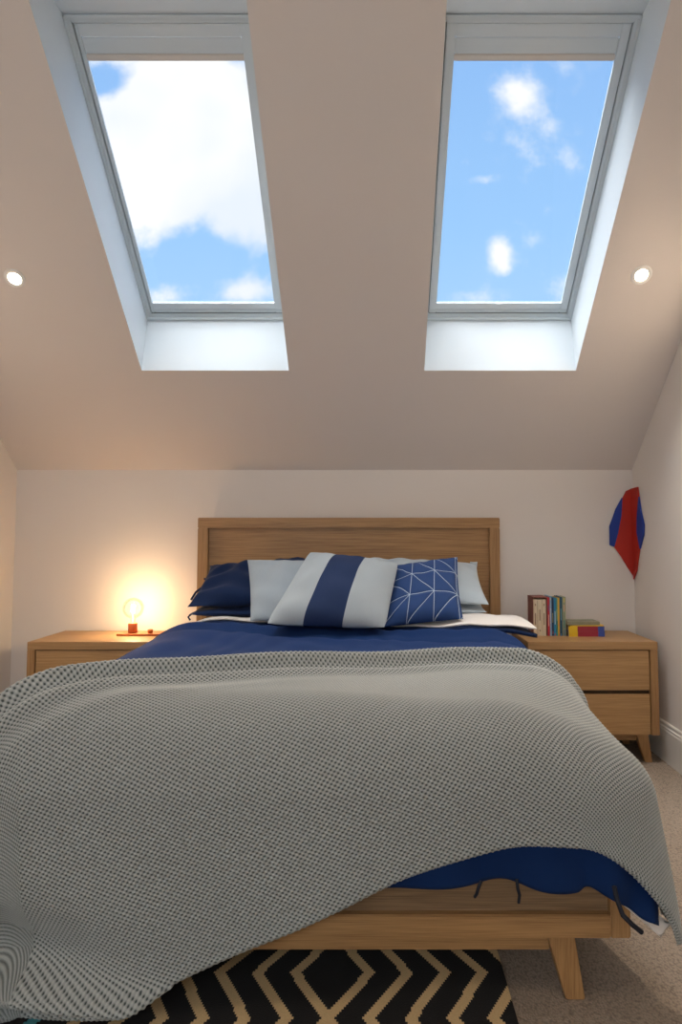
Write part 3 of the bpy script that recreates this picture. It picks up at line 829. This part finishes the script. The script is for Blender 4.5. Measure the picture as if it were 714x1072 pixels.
lying(598, 632.5, zz[2], zz[2] + .006, 'thin yellow-covered booklet lying under the grey-green paperback', [], yel, yaw=-.03)
lying(593.5, 628, zz[2] + .0065, zz[2] + .026, 'worn grey-green paperback lying on top of the book stack', [], plain('cover_grey_green', (.27, .26, .17), .6, var=.3, bscale=120), yaw=.03)

# ------------------------------------------------------------------ red and blue art piece folded into the corner
art = thing('wall_art', (XR, YB, at(662, 607, YB).z), 'angular red and blue wall art folded into the right back corner', 'wall art')
red = plain('art_red', (.50, .025, .012), .6, var=.12, bscale=40); blu = plain('art_blue', (.012, .05, .34), .6)
CXp = X0 + F * XR / YB * .9990
def art_panel(name, left_pts, right_pts, mat, th, par=art):
    bm = bmesh.new(); th0 = .002
    loc = Vector(par.location)
    if left_pts:
        f_ = []; b_ = []
        for px_, py_ in left_pts:
            p = at(px_, py_, YB)
            p.x = min(p.x, XR - .0)
            xx = min(p.x, XR - th)
            f_.append(bm.verts.new(Vector((xx, YB - th, p.z)) - loc)); b_.append(bm.verts.new(Vector((min(p.x, XR - th0), YB - th0, p.z)) - loc))
        bm.faces.new(f_); bm.faces.new(b_[::-1])
        for i in range(len(f_)): bm.faces.new([f_[i], f_[(i + 1) % len(f_)], b_[(i + 1) % len(f_)], b_[i]])
    if right_pts:
        f_ = []; b_ = []
        for px_, py_ in right_pts:
            p = on_x(max(px_, 660), py_, XR) if px_ > CXp + .3 else at(CXp, py_, YB)
            yy = min(p.y, YB - th)
            f_.append(bm.verts.new(Vector((XR - th, yy, p.z)) - loc)); b_.append(bm.verts.new(Vector((XR - th0, min(p.y, YB - th0), p.z)) - loc))
        bm.faces.new(f_); bm.faces.new(b_[::-1])
        for i in range(len(f_)): bm.faces.new([f_[i], f_[(i + 1) % len(f_)], b_[(i + 1) % len(f_)], b_[i]])
    return from_bm(name, bm, mat, par)
cxp = 662.7
art_panel('red_panel', [(655, 514), (cxp, 511.5), (cxp, 603), (656, 593), (650, 583), (642.6, 572.5), (646.5, 558), (650, 540), (651, 522)],
          [(cxp, 511.5), (668.8, 509.7), (670.2, 521), (668.3, 541), (668, 557), (671, 574), (669, 588), (668, 597), (664.5, 606.5), (cxp, 603)], red, .012)
art_panel('blue_panel', [(650.6, 521), (651, 522), (650, 540), (646.5, 558), (642.6, 572.5), (638, 570.5), (637.6, 551), (641, 542), (644, 533)], [], blu, .0115)
art_panel('blue_panel', [], [(670.2, 520), (672.4, 536), (675.5, 549), (675.2, 560), (671.4, 574.5), (668.2, 557), (668.5, 541)], blu, .0115)

# ------------------------------------------------------------------ rug
rx1 = at(545, 1072, 0).x
rr = .352
rug = boxes('rug', [(-1.30, rr, .55, 2.75, .0005, .011)], rug_m, None, .003)
tag(rug, 'black woven rug with cream zigzag lines lying under the foot of the bed', 'rug')

# ------------------------------------------------------------------ sky
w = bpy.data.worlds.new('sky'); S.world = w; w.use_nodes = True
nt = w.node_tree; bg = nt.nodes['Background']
tc = N(nt, 'ShaderNodeTexCoord'); sp = N(nt, 'ShaderNodeSeparateXYZ'); L(nt, tc.outputs['Generated'], sp.inputs[0])
sx, sy, sz = sp.outputs
# tangent-plane coordinates of the sky dome towards the skylights' side (px right, pz up), softened away from it
yy = mth(nt, 'MAXIMUM', sy, .12)
gx = mth(nt, 'DIVIDE', sx, yy); gz_ = mth(nt, 'DIVIDE', sz, yy)
cmb = N(nt, 'ShaderNodeCombineXYZ'); L(nt, gx, cmb.inputs[0]); L(nt, gz_, cmb.inputs[1])
def wn(scale, det, off=0):
    mp = N(nt, 'ShaderNodeMapping'); mp.inputs['Location'].default_value = (off, off * .7, off * .3); L(nt, cmb.outputs[0], mp.inputs[0])
    return noise(nt, mp.outputs[0], scale, det, .58)
n1, n2, n3 = wn(5.5, 6, 0), wn(16, 5, 3.1), wn(3.2, 3, 7.7)
jit = mth(nt, 'MULTIPLY', mth(nt, 'SUBTRACT', n1, .5), 3.2)
jit2 = mth(nt, 'MULTIPLY', mth(nt, 'SUBTRACT', n2, .5), 3.0)
def blob(px_, py_, rx, ry, amp=1.0):
    p = at(px_, py_, 1); cx_, cz_ = p.x, p.z - H
    a_ = mth(nt, 'DIVIDE', mth(nt, 'SUBTRACT', gx, cx_), rx / F); b_ = mth(nt, 'DIVIDE', mth(nt, 'SUBTRACT', gz_, cz_), ry / F)
    r2 = mth(nt, 'ADD', mth(nt, 'MULTIPLY', a_, a_), mth(nt, 'MULTIPLY', b_, b_))
    return mth(nt, 'MULTIPLY', mth(nt, 'EXPONENT', mth(nt, 'MULTIPLY', r2, -1.0)), amp)
acc = None
for bl_ in ((165, 150, 95, 85, 1.3), (70, 210, 90, 80, .9), (215, 110, 70, 60, .8), (270, 200, 45, 60, .8), (170, 308, 26, 16, .6), (262, 305, 30, 16, .55),
            (538, 102, 34, 32, .52), (510, 88, 36, 16, .25), (522, 264, 15, 20, .6), (528, 280, 8, 12, .3), (504, 188, 20, 9, .42), (488, 170, 13, 9, .3), (500, 315, 60, 16, .30), (590, 310, 25, 25, .3),
            (110, 85, 22, 22, -.55), (120, 60, 50, 10, .2), (205, 262, 42, 24, -.45), (245, 270, 20, 20, -.2)):
    q = blob(*bl_); acc = q if acc is None else mth(nt, 'ADD', acc, q)
fld = mth(nt, 'ADD', mth(nt, 'ADD', acc, mth(nt, 'MULTIPLY', jit, .6)), mth(nt, 'MULTIPLY', jit2, .28))
cov = N(nt, 'ShaderNodeMapRange', interpolation_type='SMOOTHSTEP'); cov.inputs['From Min'].default_value = .12; cov.inputs['From Max'].default_value = .72
L(nt, fld, cov.inputs['Value'])
blue = ramp(nt, mth(nt, 'MULTIPLY', gz_, 1.2), [(.25, (.44, .69, .97)), (.55, (.33, .59, .95)), (.9, (.27, .50, .89))])
cloudc = mixc(nt, ramp(nt, n3, [(.38, (0, 0, 0)), (.6, (1, 1, 1))]), (.80, .87, .95), (1.0, 1.0, .99))
base = mixc(nt, cov.outputs[0], blue, cloudc)

# unseen sky overhead and behind the ridge, boosted to light the room
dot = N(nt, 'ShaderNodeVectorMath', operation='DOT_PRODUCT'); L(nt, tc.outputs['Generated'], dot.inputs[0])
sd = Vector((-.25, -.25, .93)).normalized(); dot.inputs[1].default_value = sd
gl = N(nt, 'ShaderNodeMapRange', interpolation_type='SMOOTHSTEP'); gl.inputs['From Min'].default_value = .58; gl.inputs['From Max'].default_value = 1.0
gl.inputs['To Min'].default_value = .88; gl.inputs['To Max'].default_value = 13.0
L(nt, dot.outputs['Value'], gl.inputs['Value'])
bk = N(nt, 'ShaderNodeMapRange', interpolation_type='SMOOTHSTEP'); bk.inputs['From Min'].default_value = .05; bk.inputs['From Max'].default_value = -.5  # rear sky brightened as well, more fill through the added window
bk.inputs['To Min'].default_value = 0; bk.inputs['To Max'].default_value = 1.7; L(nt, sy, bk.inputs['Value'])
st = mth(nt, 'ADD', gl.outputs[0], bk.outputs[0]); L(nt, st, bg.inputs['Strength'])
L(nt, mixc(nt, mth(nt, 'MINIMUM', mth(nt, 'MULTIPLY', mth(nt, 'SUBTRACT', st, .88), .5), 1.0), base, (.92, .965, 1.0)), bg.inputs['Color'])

# ------------------------------------------------------------------ camera
cam = bpy.data.cameras.new('camera'); co_ = bpy.data.objects.new('camera', cam); COL.objects.link(co_)
co_.location = (0, 0, H); co_.rotation_euler = (PI / 2 + TH, 0, 0)
cam.sensor_width = 36; cam.sensor_fit = 'VERTICAL'; cam.sensor_height = 36; cam.lens = 36 * F / 1072
cam.shift_x = (357 - X0) / 1072; cam.shift_y = (Y0 - 536) / 1072 * -1 * -1 if False else (Y0 - 536) / 1072
cam.clip_start = .02
S.camera = co_
vs = S.view_settings; vs.view_transform = 'Standard'; vs.look = 'None'; vs.gamma = 1; vs.exposure = .30; vs.use_curve_mapping = False
